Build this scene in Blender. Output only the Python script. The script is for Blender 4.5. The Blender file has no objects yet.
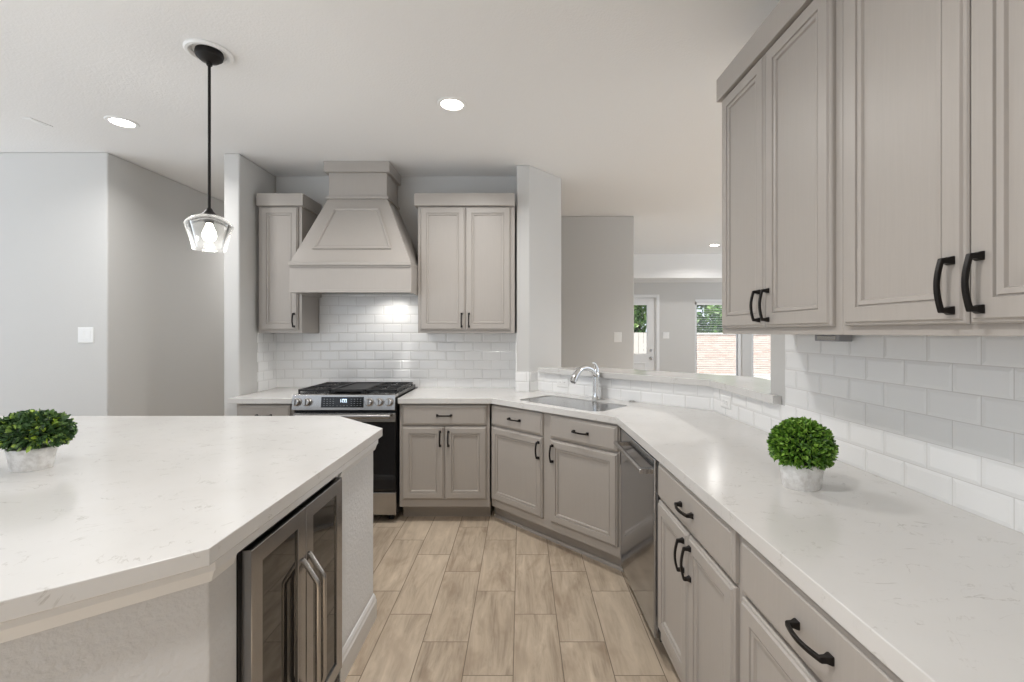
import bpy, bmesh, math, random
from mathutils import Vector, Matrix
R = math.radians
PI = math.pi
scene = bpy.context.scene
COL = scene.collection
random.seed(7)

# ------------------------------------------------------------------ camera
CAM_H = 1.395
F = 455.0
cam_data = bpy.data.cameras.new('camera')
cam_data.sensor_width = 36.0
cam_data.lens = 36.0 * F / 1024.0
cam_data.shift_x = -9.0 / 1024.0
cam_data.shift_y = -9.0 / 1024.0
cam_data.clip_start = 0.02
cam = bpy.data.objects.new('camera', cam_data)
cam.location = (0, 0, CAM_H)
cam.rotation_euler = (R(90), 0, 0)
COL.objects.link(cam)
scene.camera = cam

# ------------------------------------------------------------------ world, sun, exposure
world = bpy.data.worlds.new('world')
scene.world = world
world.use_nodes = True
wn = world.node_tree
bg = wn.nodes['Background']
SKY_STRENGTH, LOWER_FILL = 0.95, 1.75          # pale sky; brighter lower half is an added glow lifting the ceiling
_tc = wn.nodes.new('ShaderNodeTexCoord')
_sx = wn.nodes.new('ShaderNodeSeparateXYZ')
_mr = wn.nodes.new('ShaderNodeMapRange')
_mx = wn.nodes.new('ShaderNodeMix'); _mx.data_type = 'RGBA'
wn.links.new(_tc.outputs['Generated'], _sx.inputs[0])
wn.links.new(_sx.outputs[2], _mr.inputs[0])
_mr.inputs[1].default_value = -0.12; _mr.inputs[2].default_value = 0.0
wn.links.new(_mr.outputs[0], _mx.inputs[0])
_mx.inputs[6].default_value = (0.90 * LOWER_FILL, 0.98 * LOWER_FILL, 1.07 * LOWER_FILL, 1)
_mx.inputs[7].default_value = (0.88 * SKY_STRENGTH, 0.97 * SKY_STRENGTH, 1.08 * SKY_STRENGTH, 1)
wn.links.new(_mx.outputs[2], bg.inputs['Color'])
bg.inputs['Strength'].default_value = 1.0
sun_data = bpy.data.lights.new('sun', 'SUN')
sun_data.energy = 5.0
sun_data.angle = R(0.6)
sun_data.color = (1.0, 0.95, 0.87)
sun = bpy.data.objects.new('sun', sun_data)
COL.objects.link(sun)
sun.rotation_euler = Vector((0.55, 0.62, -0.80)).to_track_quat('-Z', 'Y').to_euler()
scene.view_settings.view_transform = 'Standard'
scene.view_settings.look = 'None'
scene.view_settings.gamma = 1.0
scene.view_settings.use_curve_mapping = False
scene.view_settings.exposure = 0.36
scene.cycles.max_bounces = 10
scene.cycles.diffuse_bounces = 6
scene.cycles.transparent_max_bounces = 12
scene.cycles.caustics_reflective = False
scene.cycles.caustics_refractive = False
scene.cycles.sample_clamp_indirect = 4.0

CAN_POWER = 13.5
CAN_COLOR = (1.0, 0.985, 0.965)

# ------------------------------------------------------------------ materials
def new_mat(name):
    m = bpy.data.materials.new(name)
    m.use_nodes = True
    nt = m.node_tree
    return m, nt, nt.nodes['Principled BSDF']

def N(nt, kind, **kw):
    n = nt.nodes.new(kind)
    for k, v in kw.items():
        setattr(n, k, v)
    return n

def mathn(nt, op, a, b=None, c=None):
    n = nt.nodes.new('ShaderNodeMath')
    n.operation = op
    for i, v in enumerate((a, b, c)):
        if v is None:
            continue
        if hasattr(v, 'is_output'):
            nt.links.new(v, n.inputs[i])
        else:
            n.inputs[i].default_value = v
    return n.outputs[0]

def mixcol(nt, fac, a, b):
    n = nt.nodes.new('ShaderNodeMix')
    n.data_type = 'RGBA'
    for sock, v in ((n.inputs[0], fac), (n.inputs[6], a), (n.inputs[7], b)):
        if hasattr(v, 'is_output'):
            nt.links.new(v, sock)
        elif isinstance(v, tuple):
            sock.default_value = (*v, 1) if len(v) == 3 else v
        else:
            sock.default_value = v
    return n.outputs[2]

def maprange(nt, v, a, b, c=0.0, d=1.0, smooth=False):
    n = nt.nodes.new('ShaderNodeMapRange')
    if smooth:
        n.interpolation_type = 'SMOOTHSTEP'
    nt.links.new(v, n.inputs[0])
    for i, x in enumerate((a, b, c, d)):
        n.inputs[i + 1].default_value = x
    return n.outputs[0]

def bump(nt, bs, height, dist, strength=1.0):
    b = nt.nodes.new('ShaderNodeBump')
    b.inputs['Strength'].default_value = strength
    b.inputs['Distance'].default_value = dist
    nt.links.new(height, b.inputs['Height'])
    nt.links.new(b.outputs[0], bs.inputs['Normal'])

def noise(nt, vec, scale, detail=2.0, rough=0.5, dist=0.0):
    n = nt.nodes.new('ShaderNodeTexNoise')
    n.inputs['Scale'].default_value = scale
    n.inputs['Detail'].default_value = detail
    n.inputs['Roughness'].default_value = rough
    n.inputs['Distortion'].default_value = dist
    nt.links.new(vec, n.inputs['Vector'])
    return n.outputs['Fac']

def objvec(nt):
    return nt.nodes.new('ShaderNodeTexCoord').outputs['Object']

def worldvec(nt):
    return nt.nodes.new('ShaderNodeNewGeometry').outputs['Position']

def plain(name, color, rough=0.5, metal=0.0, spec=0.5, tex=None):
    m, nt, bs = new_mat(name)
    bs.inputs['Base Color'].default_value = (*color, 1)
    bs.inputs['Roughness'].default_value = rough
    bs.inputs['Metallic'].default_value = metal
    bs.inputs['Specular IOR Level'].default_value = spec
    if tex:
        sc_, dist = tex
        bump(nt, bs, noise(nt, worldvec(nt), sc_, 3.0), dist, 1.0)
    return m

def emis(name, color, s):
    m, nt, bs = new_mat(name)
    bs.inputs['Base Color'].default_value = (*color, 1)
    bs.inputs['Emission Color'].default_value = (*color, 1)
    bs.inputs['Emission Strength'].default_value = s
    return m

M = {}
M['wall'] = plain('wall_paint', (0.585, 0.578, 0.562), 0.75, spec=0.25, tex=(140, 0.0006))
M['drywall'] = plain('island_drywall', (0.645, 0.645, 0.645), 0.7, spec=0.3, tex=(70, 0.0028))
M['ceiling'] = plain('ceiling_paint', (0.80, 0.795, 0.785), 0.9, spec=0.1, tex=(95, 0.0016))
M['trim'] = plain('white_trim', (0.765, 0.77, 0.77), 0.4)
M['cabinet'] = None
M['bronze'] = plain('dark_bronze', (0.010, 0.008, 0.007), 0.42, 0.3, 0.4)
M['black'] = plain('black_plastic', (0.012, 0.012, 0.013), 0.35)
M['iron'] = plain('cast_iron', (0.014, 0.014, 0.015), 0.45, 0.0, 0.4)
M['griddle'] = plain('griddle_coating', (0.014, 0.014, 0.015), 0.5, 0.0)
M['enamel'] = plain('cooktop_enamel', (0.010, 0.010, 0.011), 0.22)
M['blackglass'] = plain('black_glass', (0.004, 0.004, 0.005), 0.04, 0.0, 0.5)
M['coolerglass'] = plain('dark_cooler_glass', (0.010, 0.009, 0.008), 0.03, 0.0, 1.0)
M['chrome'] = plain('chrome', (0.78, 0.79, 0.80), 0.08, 1.0)
M['white_plastic'] = plain('white_plastic', (0.80, 0.80, 0.79), 0.35)
M['screen'] = plain('screen_black', (0.008, 0.008, 0.010), 0.12)
M['digits'] = emis('digits_light', (0.75, 0.88, 1.0), 1.0)
M['keys'] = plain('keypad_print', (0.20, 0.21, 0.22), 0.4)
M['lamp'] = emis('lamp_lens', (1.0, 0.95, 0.86), 14.0)
M['bulb'] = emis('bulb_glow', (1.0, 0.95, 0.86), 14.0)
M['nickel'] = plain('nickel', (0.45, 0.44, 0.42), 0.25, 1.0)
M['concrete'] = plain('patio_concrete', (0.55, 0.53, 0.50), 0.85, tex=(30, 0.003))
M['bark'] = plain('bark', (0.10, 0.075, 0.055), 0.9, tex=(40, 0.01))
M['soil'] = plain('soil', (0.03, 0.022, 0.015), 0.95)

def cabinet_paint():
    m, nt, bs = new_mat('cabinet_paint')
    v = objvec(nt)
    mp = N(nt, 'ShaderNodeMapping')
    mp.inputs['Scale'].default_value = (60, 60, 2.5)
    nt.links.new(v, mp.inputs[0])
    g = noise(nt, mp.outputs[0], 3.0, 4.0, 0.6)
    c = mixcol(nt, maprange(nt, g, 0.3, 0.75), (0.384, 0.353, 0.322), (0.402, 0.370, 0.339))
    nt.links.new(c, bs.inputs['Base Color'])
    bs.inputs['Roughness'].default_value = 0.40
    bs.inputs['Specular IOR Level'].default_value = 0.42
    bump(nt, bs, g, 0.0001, 0.4)
    return m
M['cabinet'] = cabinet_paint()

def quartz():
    m, nt, bs = new_mat('white_quartz')
    v = worldvec(nt)
    a = noise(nt, v, 5.0, 6.0, 0.6, 1.2)
    vein = mathn(nt, 'ABSOLUTE', mathn(nt, 'SUBTRACT', a, 0.5))
    vein = maprange(nt, vein, 0.0, 0.014, 1.0, 0.0, True)
    mp = N(nt, 'ShaderNodeMapping')
    mp.inputs['Scale'].default_value = (1.0, 2.6, 1.0)
    nt.links.new(v, mp.inputs[0])
    mask = maprange(nt, noise(nt, mp.outputs[0], 11.0, 3.0, 0.6), 0.49, 0.64)
    fine = maprange(nt, noise(nt, mp.outputs[0], 34.0, 4.0, 0.7, 0.8), 0.60, 0.70)
    k = mathn(nt, 'MAXIMUM', mathn(nt, 'MULTIPLY', vein, mask), mathn(nt, 'MULTIPLY', mathn(nt, 'MULTIPLY', fine, mask), 0.6))
    k = mathn(nt, 'MULTIPLY', k, 0.62)
    cloud = maprange(nt, noise(nt, v, 3.0, 3.0), 0.3, 0.7)
    base = mixcol(nt, cloud, (0.615, 0.600, 0.578), (0.660, 0.648, 0.630))
    c = mixcol(nt, k, base, (0.40, 0.375, 0.345))
    nt.links.new(c, bs.inputs['Base Color'])
    bs.inputs['Roughness'].default_value = 0.16
    bs.inputs['Specular IOR Level'].default_value = 0.5
    return m
M['quartz'] = quartz()

def tile():
    m, nt, bs = new_mat('bevelled_subway_tile')
    L, H = 0.1555, 0.0787
    s = N(nt, 'ShaderNodeSeparateXYZ')
    nt.links.new(objvec(nt), s.inputs[0])
    rz = mathn(nt, 'DIVIDE', s.outputs[2], H)
    row = mathn(nt, 'FLOOR', rz)
    u = mathn(nt, 'ADD', mathn(nt, 'DIVIDE', s.outputs[0], L), mathn(nt, 'MULTIPLY', mathn(nt, 'FLOORED_MODULO', row, 2.0), 0.5))
    fu = mathn(nt, 'MULTIPLY', mathn(nt, 'FRACT', u), L)
    fz = mathn(nt, 'MULTIPLY', mathn(nt, 'FRACT', rz), H)
    dx = mathn(nt, 'MINIMUM', fu, mathn(nt, 'SUBTRACT', L, fu))
    dz = mathn(nt, 'MINIMUM', fz, mathn(nt, 'SUBTRACT', H, fz))
    d = mathn(nt, 'MINIMUM', dx, dz)
    h = maprange(nt, d, 0.0012, 0.011, 0, 1)
    grout = maprange(nt, d, 0.0009, 0.0016, 1.0, 0.0)
    cb = N(nt, 'ShaderNodeCombineXYZ')
    nt.links.new(mathn(nt, 'FLOOR', u), cb.inputs[0])
    nt.links.new(row, cb.inputs[2])
    wn_ = N(nt, 'ShaderNodeTexWhiteNoise')
    nt.links.new(cb.outputs[0], wn_.inputs[0])
    tint = mixcol(nt, wn_.outputs[0], (0.82, 0.82, 0.815), (0.84, 0.84, 0.835))
    nt.links.new(mixcol(nt, grout, tint, (0.62, 0.61, 0.595)), bs.inputs['Base Color'])
    nt.links.new(maprange(nt, grout, 0, 1, 0.13, 0.8), bs.inputs['Roughness'])
    bump(nt, bs, h, 0.0022, 1.0)
    return m
M['tile'] = tile()

def plank_floor():
    m, nt, bs = new_mat('wood_look_plank_tile')
    W, L = 0.2055, 0.602
    s = N(nt, 'ShaderNodeSeparateXYZ')
    nt.links.new(worldvec(nt), s.inputs[0])
    cx = mathn(nt, 'DIVIDE', mathn(nt, 'ADD', s.outputs[0], 0.032), W)
    col = mathn(nt, 'FLOOR', cx)
    off = mathn(nt, 'MULTIPLY', mathn(nt, 'FLOORED_MODULO', col, 3.0), 1.0 / 3.0)
    vy = mathn(nt, 'ADD', mathn(nt, 'DIVIDE', mathn(nt, 'SUBTRACT', s.outputs[1], 0.443), L), off)
    row = mathn(nt, 'FLOOR', vy)
    fx = mathn(nt, 'MULTIPLY', mathn(nt, 'FRACT', cx), W)
    fy = mathn(nt, 'MULTIPLY', mathn(nt, 'FRACT', vy), L)
    d = mathn(nt, 'MINIMUM', mathn(nt, 'MINIMUM', fx, mathn(nt, 'SUBTRACT', W, fx)),
              mathn(nt, 'MINIMUM', fy, mathn(nt, 'SUBTRACT', L, fy)))
    grout = maprange(nt, d, 0.0012, 0.0024, 1.0, 0.0)
    cb = N(nt, 'ShaderNodeCombineXYZ')
    nt.links.new(col, cb.inputs[0]); nt.links.new(row, cb.inputs[1])
    w = N(nt, 'ShaderNodeTexWhiteNoise')
    nt.links.new(cb.outputs[0], w.inputs[0])
    # grain coordinates, shifted per plank
    gx = mathn(nt, 'ADD', s.outputs[0], mathn(nt, 'MULTIPLY', w.outputs[0], 17.0))
    gy = mathn(nt, 'ADD', s.outputs[1], mathn(nt, 'MULTIPLY', w.outputs[0], 31.0))
    g = N(nt, 'ShaderNodeCombineXYZ')
    nt.links.new(mathn(nt, 'MULTIPLY', gx, 7.0), g.inputs[0])
    nt.links.new(mathn(nt, 'MULTIPLY', gy, 1.1), g.inputs[1])
    grain = noise(nt, g.outputs[0], 2.2, 7.0, 0.65, 0.6)
    g2 = N(nt, 'ShaderNodeCombineXYZ')
    nt.links.new(mathn(nt, 'MULTIPLY', gx, 42.0), g2.inputs[0])
    nt.links.new(mathn(nt, 'MULTIPLY', gy, 2.0), g2.inputs[1])
    fine = noise(nt, g2.outputs[0], 2.0, 5.0, 0.6)
    g3 = N(nt, 'ShaderNodeCombineXYZ')
    nt.links.new(mathn(nt, 'MULTIPLY', gx, 3.0), g3.inputs[0])
    nt.links.new(mathn(nt, 'MULTIPLY', gy, 1.3), g3.inputs[1])
    blotch = noise(nt, g3.outputs[0], 2.6, 3.0, 0.6, 0.5)
    a = mixcol(nt, maprange(nt, grain, 0.34, 0.66), (0.26, 0.200, 0.145), (0.60, 0.500, 0.385))
    b = mixcol(nt, maprange(nt, fine, 0.40, 0.62, 0.0, 0.55), a, (0.50, 0.405, 0.305))
    c = mixcol(nt, maprange(nt, blotch, 0.52, 0.74, 0.0, 0.75), b, (0.25, 0.178, 0.120))
    dcol = mixcol(nt, maprange(nt, w.outputs[0], 0, 1, 0.0, 0.35), c, (0.64, 0.535, 0.415))
    e = mixcol(nt, grout, dcol, (0.20, 0.155, 0.115))
    nt.links.new(e, bs.inputs['Base Color'])
    nt.links.new(maprange(nt, grout, 0, 1, 0.36, 0.8), bs.inputs['Roughness'])
    bs.inputs['Specular IOR Level'].default_value = 0.4
    hh = mathn(nt, 'ADD', maprange(nt, grout, 0, 1, 1.0, 0.0), mathn(nt, 'MULTIPLY', fine, 0.25))
    bump(nt, bs, hh, 0.0012, 0.8)
    return m
M['floor'] = plank_floor()

def steel(name, axis, color=(0.56, 0.56, 0.555), rough=0.24):
    m, nt, bs = new_mat(name)
    mp = N(nt, 'ShaderNodeMapping')
    sc_ = [300, 300, 300]
    sc_[axis] = 4
    mp.inputs['Scale'].default_value = sc_
    nt.links.new(objvec(nt), mp.inputs[0])
    n = noise(nt, mp.outputs[0], 1.0, 3.0)
    bs.inputs['Base Color'].default_value = (*color, 1)
    bs.inputs['Metallic'].default_value = 1.0
    nt.links.new(maprange(nt, n, 0.3, 0.7, rough - 0.02, rough + 0.03), bs.inputs['Roughness'])
    bump(nt, bs, n, 0.00002, 0.3)
    return m
M['steel'] = steel('stainless_steel', 0, (0.44, 0.425, 0.41))
M['steel_dw'] = steel('stainless_dishwasher', 2, (0.37, 0.385, 0.41), 0.10)
M['steel_cooler'] = steel('stainless_cooler', 2, (0.37, 0.37, 0.375), 0.20)
M['steel_sink'] = steel('stainless_sink', 0, (0.36, 0.36, 0.365), 0.17)

def thin_glass(name, tint=(1, 1, 1), ior=1.45, gloss_scale=1.0):
    m = bpy.data.materials.new(name)
    m.use_nodes = True
    nt = m.node_tree
    for n in list(nt.nodes):
        nt.nodes.remove(n)
    out = N(nt, 'ShaderNodeOutputMaterial')
    tr = N(nt, 'ShaderNodeBsdfTransparent')
    tr.inputs[0].default_value = (*tint, 1)
    gl = N(nt, 'ShaderNodeBsdfGlossy')
    gl.inputs['Roughness'].default_value = 0.02
    fr = N(nt, 'ShaderNodeFresnel')
    fr.inputs['IOR'].default_value = ior
    mx = N(nt, 'ShaderNodeMixShader')
    k = mathn(nt, 'MULTIPLY', fr.outputs[0], gloss_scale)
    nt.links.new(k, mx.inputs[0])
    nt.links.new(tr.outputs[0], mx.inputs[1])
    nt.links.new(gl.outputs[0], mx.inputs[2])
    nt.links.new(mx.outputs[0], out.inputs[0])
    return m
M['glass'] = thin_glass('window_glass')
def shade_glass():
    m = thin_glass('clear_shade_glass', (0.985, 0.985, 0.98), 1.35, 1.0)
    nt = m.node_tree
    out = [n for n in nt.nodes if n.type == 'OUTPUT_MATERIAL'][0]
    src = out.inputs[0].links[0].from_socket
    tl = N(nt, 'ShaderNodeBsdfTranslucent'); df = N(nt, 'ShaderNodeBsdfDiffuse')
    ad = N(nt, 'ShaderNodeMixShader'); mx = N(nt, 'ShaderNodeMixShader')
    for n in (tl, df):
        n.inputs[0].default_value = (0.9, 0.9, 0.89, 1)
    nt.links.new(tl.outputs[0], ad.inputs[1]); nt.links.new(df.outputs[0], ad.inputs[2])
    lw = N(nt, 'ShaderNodeLayerWeight'); lw.inputs[0].default_value = 0.35
    nt.links.new(maprange(nt, lw.outputs['Facing'], 0.3, 1.0, 0.02, 0.30), mx.inputs[0])  # white mixed in towards the rims stands in for bright highlights
    nt.links.new(src, mx.inputs[1]); nt.links.new(ad.outputs[0], mx.inputs[2])
    nt.links.new(mx.outputs[0], out.inputs[0])
    return m
M['shade_glass'] = shade_glass()

def pot_mat():
    m, nt, bs = new_mat('whitewashed_clay')
    v = objvec(nt)
    n = noise(nt, v, 45, 5.0, 0.65)
    c = mixcol(nt, maprange(nt, n, 0.42, 0.66), (0.80, 0.79, 0.775), (0.62, 0.60, 0.575))
    nt.links.new(c, bs.inputs['Base Color'])
    bs.inputs['Roughness'].default_value = 0.85
    bump(nt, bs, n, 0.002, 0.8)
    return m
M['pot'] = pot_mat()

def leaf_mat(name, cols):
    m, nt, bs = new_mat(name)
    g = N(nt, 'ShaderNodeNewGeometry')
    ramp = N(nt, 'ShaderNodeValToRGB')
    els = ramp.color_ramp.elements
    while len(els) < len(cols):
        els.new(0.5)
    for e, (p, c) in zip(els, cols):
        e.position = p
        e.color = (*c, 1)
    nt.links.new(g.outputs['Random Per Island'], ramp.inputs[0])
    nt.links.new(ramp.outputs[0], bs.inputs['Base Color'])
    bs.inputs['Roughness'].default_value = 0.42
    return m
M['leaf_a'] = leaf_mat('boxwood_leaf_fresh', [(0.0, (0.040, 0.105, 0.014)), (0.5, (0.125, 0.27, 0.030)), (1.0, (0.29, 0.48, 0.075))])
M['leaf_b'] = leaf_mat('boxwood_leaf_dark', [(0.0, (0.030, 0.065, 0.026)), (0.5, (0.075, 0.150, 0.050)), (0.82, (0.18, 0.30, 0.10)), (1.0, (0.45, 0.62, 0.06))])
M['leaf_tree'] = leaf_mat('tree_leaf', [(0.0, (0.05, 0.12, 0.03)), (0.6, (0.12, 0.24, 0.06)), (1.0, (0.25, 0.38, 0.12))])
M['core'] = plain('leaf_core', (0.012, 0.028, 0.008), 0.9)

def brick_mat():
    m, nt, bs = new_mat('garden_brick')
    s = N(nt, 'ShaderNodeSeparateXYZ')
    nt.links.new(objvec(nt), s.inputs[0])
    c = N(nt, 'ShaderNodeCombineXYZ')
    nt.links.new(s.outputs[0], c.inputs[0]); nt.links.new(s.outputs[2], c.inputs[1])
    b = N(nt, 'ShaderNodeTexBrick')
    b.inputs['Scale'].default_value = 1.0
    b.inputs['Brick Width'].default_value = 0.21
    b.inputs['Row Height'].default_value = 0.075
    b.inputs['Mortar Size'].default_value = 0.008
    b.inputs['Color1'].default_value = (0.46, 0.33, 0.28, 1)
    b.inputs['Color2'].default_value = (0.58, 0.48, 0.43, 1)
    b.inputs['Mortar'].default_value = (0.55, 0.50, 0.46, 1)
    nt.links.new(c.outputs[0], b.inputs['Vector'])
    nt.links.new(b.outputs['Color'], bs.inputs['Base Color'])
    bs.inputs['Roughness'].default_value = 0.9
    return m
M['brick'] = brick_mat()
M['fence'] = plain('fence_boards', (0.50, 0.48, 0.45), 0.85, tex=(25, 0.004))

# ------------------------------------------------------------------ mesh helpers
class MB:
    def __init__(self):
        self.v = []; self.f = []
    def add(self, vs, fs):
        o = len(self.v)
        self.v += [tuple(p) for p in vs]
        self.f += [tuple(i + o for i in q) for q in fs]
        return self
    def box(self, x0, x1, y0, y1, z0, z1):
        x0, x1 = min(x0, x1), max(x0, x1); y0, y1 = min(y0, y1), max(y0, y1); z0, z1 = min(z0, z1), max(z0, z1)
        vs = [(x0, y0, z0), (x1, y0, z0), (x1, y1, z0), (x0, y1, z0), (x0, y0, z1), (x1, y0, z1), (x1, y1, z1), (x0, y1, z1)]
        return self.add(vs, [(0, 3, 2, 1), (4, 5, 6, 7), (0, 1, 5, 4), (1, 2, 6, 5), (2, 3, 7, 6), (3, 0, 4, 7)])
    def prism(self, pts, z0, z1):
        n = len(pts)
        area = sum(pts[i][0] * pts[(i + 1) % n][1] - pts[(i + 1) % n][0] * pts[i][1] for i in range(n))
        if area < 0:
            pts = pts[::-1]
        vs = [(p[0], p[1], z0) for p in pts] + [(p[0], p[1], z1) for p in pts]
        fs = [tuple(range(n))[::-1], tuple(range(n, 2 * n))]
        fs += [(i, (i + 1) % n, n + (i + 1) % n, n + i) for i in range(n)]
        return self.add(vs, fs)
    def loft(self, rings, closed=False, caps=True):
        n = len(rings[0]); vs = [p for r in rings for p in r]; fs = []
        m = len(rings)
        for i in range(m if closed else m - 1):
            a = i * n; b = ((i + 1) % m) * n
            for j in range(n):
                k = (j + 1) % n
                fs.append((a + j, a + k, b + k, b + j))
        if caps and not closed:
            fs.append(tuple(range(n))[::-1]); fs.append(tuple(range((m - 1) * n, m * n)))
        return self.add(vs, fs)
    def lathe(self, prof, seg=40, c=(0, 0, 0), caps=False, sx=1.0, sy=1.0):
        rings = [[(c[0] + r * sx * math.cos(2 * PI * k / seg), c[1] + r * sy * math.sin(2 * PI * k / seg), c[2] + z) for k in range(seg)] for r, z in prof]
        return self.loft(rings, caps=caps)
    def tube(self, path, r, seg=14, caps=True):
        path = [Vector(p) for p in path]
        rr = r if isinstance(r, (list, tuple)) else [r] * len(path)
        rings = []; ref = None
        for i, p in enumerate(path):
            t = (path[min(i + 1, len(path) - 1)] - path[max(i - 1, 0)]).normalized()
            if ref is None:
                ref = Vector((0, 0, 1)) if abs(t.z) < 0.9 else Vector((1, 0, 0))
            u = (ref - t * ref.dot(t)).normalized(); w = t.cross(u); ref = u
            rings.append([tuple(p + rr[i] * (math.cos(2 * PI * k / seg) * u + math.sin(2 * PI * k / seg) * w)) for k in range(seg)])
        return self.loft(rings, caps=caps)
    def rectrings(self, w, h, prof, ox=0.0, oz=0.0):
        """concentric rectangles (inset, y) in the x-z plane; first ring and last ring are capped"""
        rings = [[(ox + i, y, oz + i), (ox + w - i, y, oz + i), (ox + w - i, y, oz + h - i), (ox + i, y, oz + h - i)] for i, y in prof]
        return self.loft(rings)

def link(name, mesh, parent=None):
    o = bpy.data.objects.new(name, mesh)
    COL.objects.link(o)
    if parent is not None:
        o.parent = parent
    return o

def obj(name, mb, mat, parent=None, bevel=0.0, smooth=False, seg=2, loc=None, rotz=None, angle=30):
    me = bpy.data.meshes.new(name)
    me.from_pydata(mb.v, [], mb.f)
    bm = bmesh.new(); bm.from_mesh(me)
    bmesh.ops.recalc_face_normals(bm, faces=bm.faces)
    bm.to_mesh(me); bm.free()
    me.materials.append(M[mat] if isinstance(mat, str) else mat)
    if smooth:
        me.polygons.foreach_set('use_smooth', [True] * len(me.polygons))
        me.set_sharp_from_angle(angle=R(angle if smooth is True else smooth))
    o = link(name, me, parent)
    if bevel:
        b = o.modifiers.new('bevel', 'BEVEL')
        b.width = bevel; b.segments = seg; b.limit_method = 'ANGLE'; b.angle_limit = R(40)
        b.harden_normals = False
    if loc is not None:
        o.location = loc
    if rotz is not None:
        o.rotation_euler = (0, 0, rotz)
    return o

def thing(name, label, cat, loc=(0, 0, 0), rotz=0.0, group=None):
    o = bpy.data.objects.new(name, None)
    o.empty_display_size = 0.1
    COL.objects.link(o)
    o.location = loc; o.rotation_euler = (0, 0, rotz)
    o['label'] = label; o['category'] = cat
    if group:
        o['group'] = group
    return o

def tag(o, label, cat, group=None, kind=None):
    o['label'] = label; o['category'] = cat
    if group: o['group'] = group
    if kind: o['kind'] = kind
    return o

def struct(name, mb, mat, **kw):
    o = obj(name, mb, mat, **kw)
    o['kind'] = 'structure'
    return o

def slab_curve(name, mat, outline, holes, z0, z1, bev=0.0025):
    """flat slab with holes and a rounded arris"""
    cu = bpy.data.curves.new(name + '_outline', 'CURVE')
    cu.dimensions = '2D'; cu.fill_mode = 'BOTH'
    cu.extrude = (z1 - z0) / 2 - bev
    cu.bevel_depth = bev; cu.bevel_resolution = 2; cu.offset = -bev
    for pts in [outline] + holes:
        s = cu.splines.new('POLY')
        s.points.add(len(pts) - 1)
        for p, q in zip(s.points, pts):
            p.co = (q[0], q[1], 0, 1)
        s.use_cyclic_u = True
    tmp = bpy.data.objects.new('outline', cu)
    COL.objects.link(tmp)
    dg = bpy.context.evaluated_depsgraph_get()
    me = bpy.data.meshes.new_from_object(tmp.evaluated_get(dg))
    bpy.data.objects.remove(tmp)
    me.transform(Matrix.Translation((0, 0, (z0 + z1) / 2)))
    me.name = name
    me.materials.clear(); me.materials.append(M[mat])
    me.polygons.foreach_set('use_smooth', [False] * len(me.polygons))
    return link(name, me)

def rounded_rect(x0, x1, y0, y1, r, seg=6):
    pts = []
    for cx, cy, a0 in ((x1 - r, y1 - r, 0), (x0 + r, y1 - r, 90), (x0 + r, y0 + r, 180), (x1 - r, y0 + r, 270)):
        for k in range(seg + 1):
            a = R(a0 + 90 * k / seg)
            pts.append((cx + r * math.cos(a), cy + r * math.sin(a)))
    return pts

# ------------------------------------------------------------------ key dimensions
CEIL = 2.743
TOP = 0.915
YW = 3.943                     # back wall
def XW(y):                     # right wall line, a degree off the room axis
    return 1.2193 - 0.0145 * y
ROT_R = math.atan2(-1.0, 0.0145)
ROT_D = R(-45)
def on_right(y, depth):
    return (XW(y) - depth, y, 0)

# ------------------------------------------------------------------ room shell
mb = MB(); mb.box(-5.0, 5.8, -1.4, 8.7, -0.1, 0)
struct('floor', mb, 'floor')
mb = MB(); mb.box(-6.4, 5.8, -1.4, 7.86, CEIL, CEIL + 0.12)
mb.box(-6.4, 5.8, 7.86, 8.75, 2.33, 2.45); mb.box(-6.4, 5.8, 7.86, 7.98, 2.45, CEIL + 0.12)
struct('ceiling', mb, 'ceiling')
mb = MB(); mb.box(-2.24, 0.02, YW, YW + 0.12, 0, CEIL)
struct('wall_back', mb, 'wall')
mb = MB(); mb.box(-2.24, -2.122, 3.427, YW - 0.0005, 0, CEIL)
struct('wall_stub', mb, 'wall', bevel=0.012, seg=3)
mb = MB(); mb.prism([(-7, 3.41), (-3.10, 3.41), (-3.01, 6.6), (-3.13, 6.6), (-3.21, 3.53), (-7, 3.53)], 0, CEIL)
struct('wall_left', mb, 'wall', bevel=0.010, seg=3)
mb = MB(); mb.box(-3.5, -1.5, 6.6, 6.72, 0, CEIL)
struct('wall_hall_end', mb, 'wall')
mb = MB(); mb.box(-1.25, 5.8, -1.52, -1.4, 0, CEIL)
struct('rear_light_block', mb, 'wall')  # unseen wall, added and sized to limit daylight from behind the camera
mb = MB(); mb.box(-6.4, -6.28, 2.6, 3.41, 0, CEIL)
struct('side_light_block', mb, 'wall')  # unseen wall piece, added to hold daylight off the left wall
# column that ends the back wall beside the pass-through
colp = [(-0.035, YW - 0.0005), (-0.035, 3.67), (0.067, 3.67), (0.352, 3.98), (0.352, 4.063), (0.021, 4.063), (0.021, YW - 0.0005)]
mb = MB(); mb.prism(colp, 0, CEIL)
struct('wall_column', mb, 'wall', bevel=0.008, seg=3)
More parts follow.
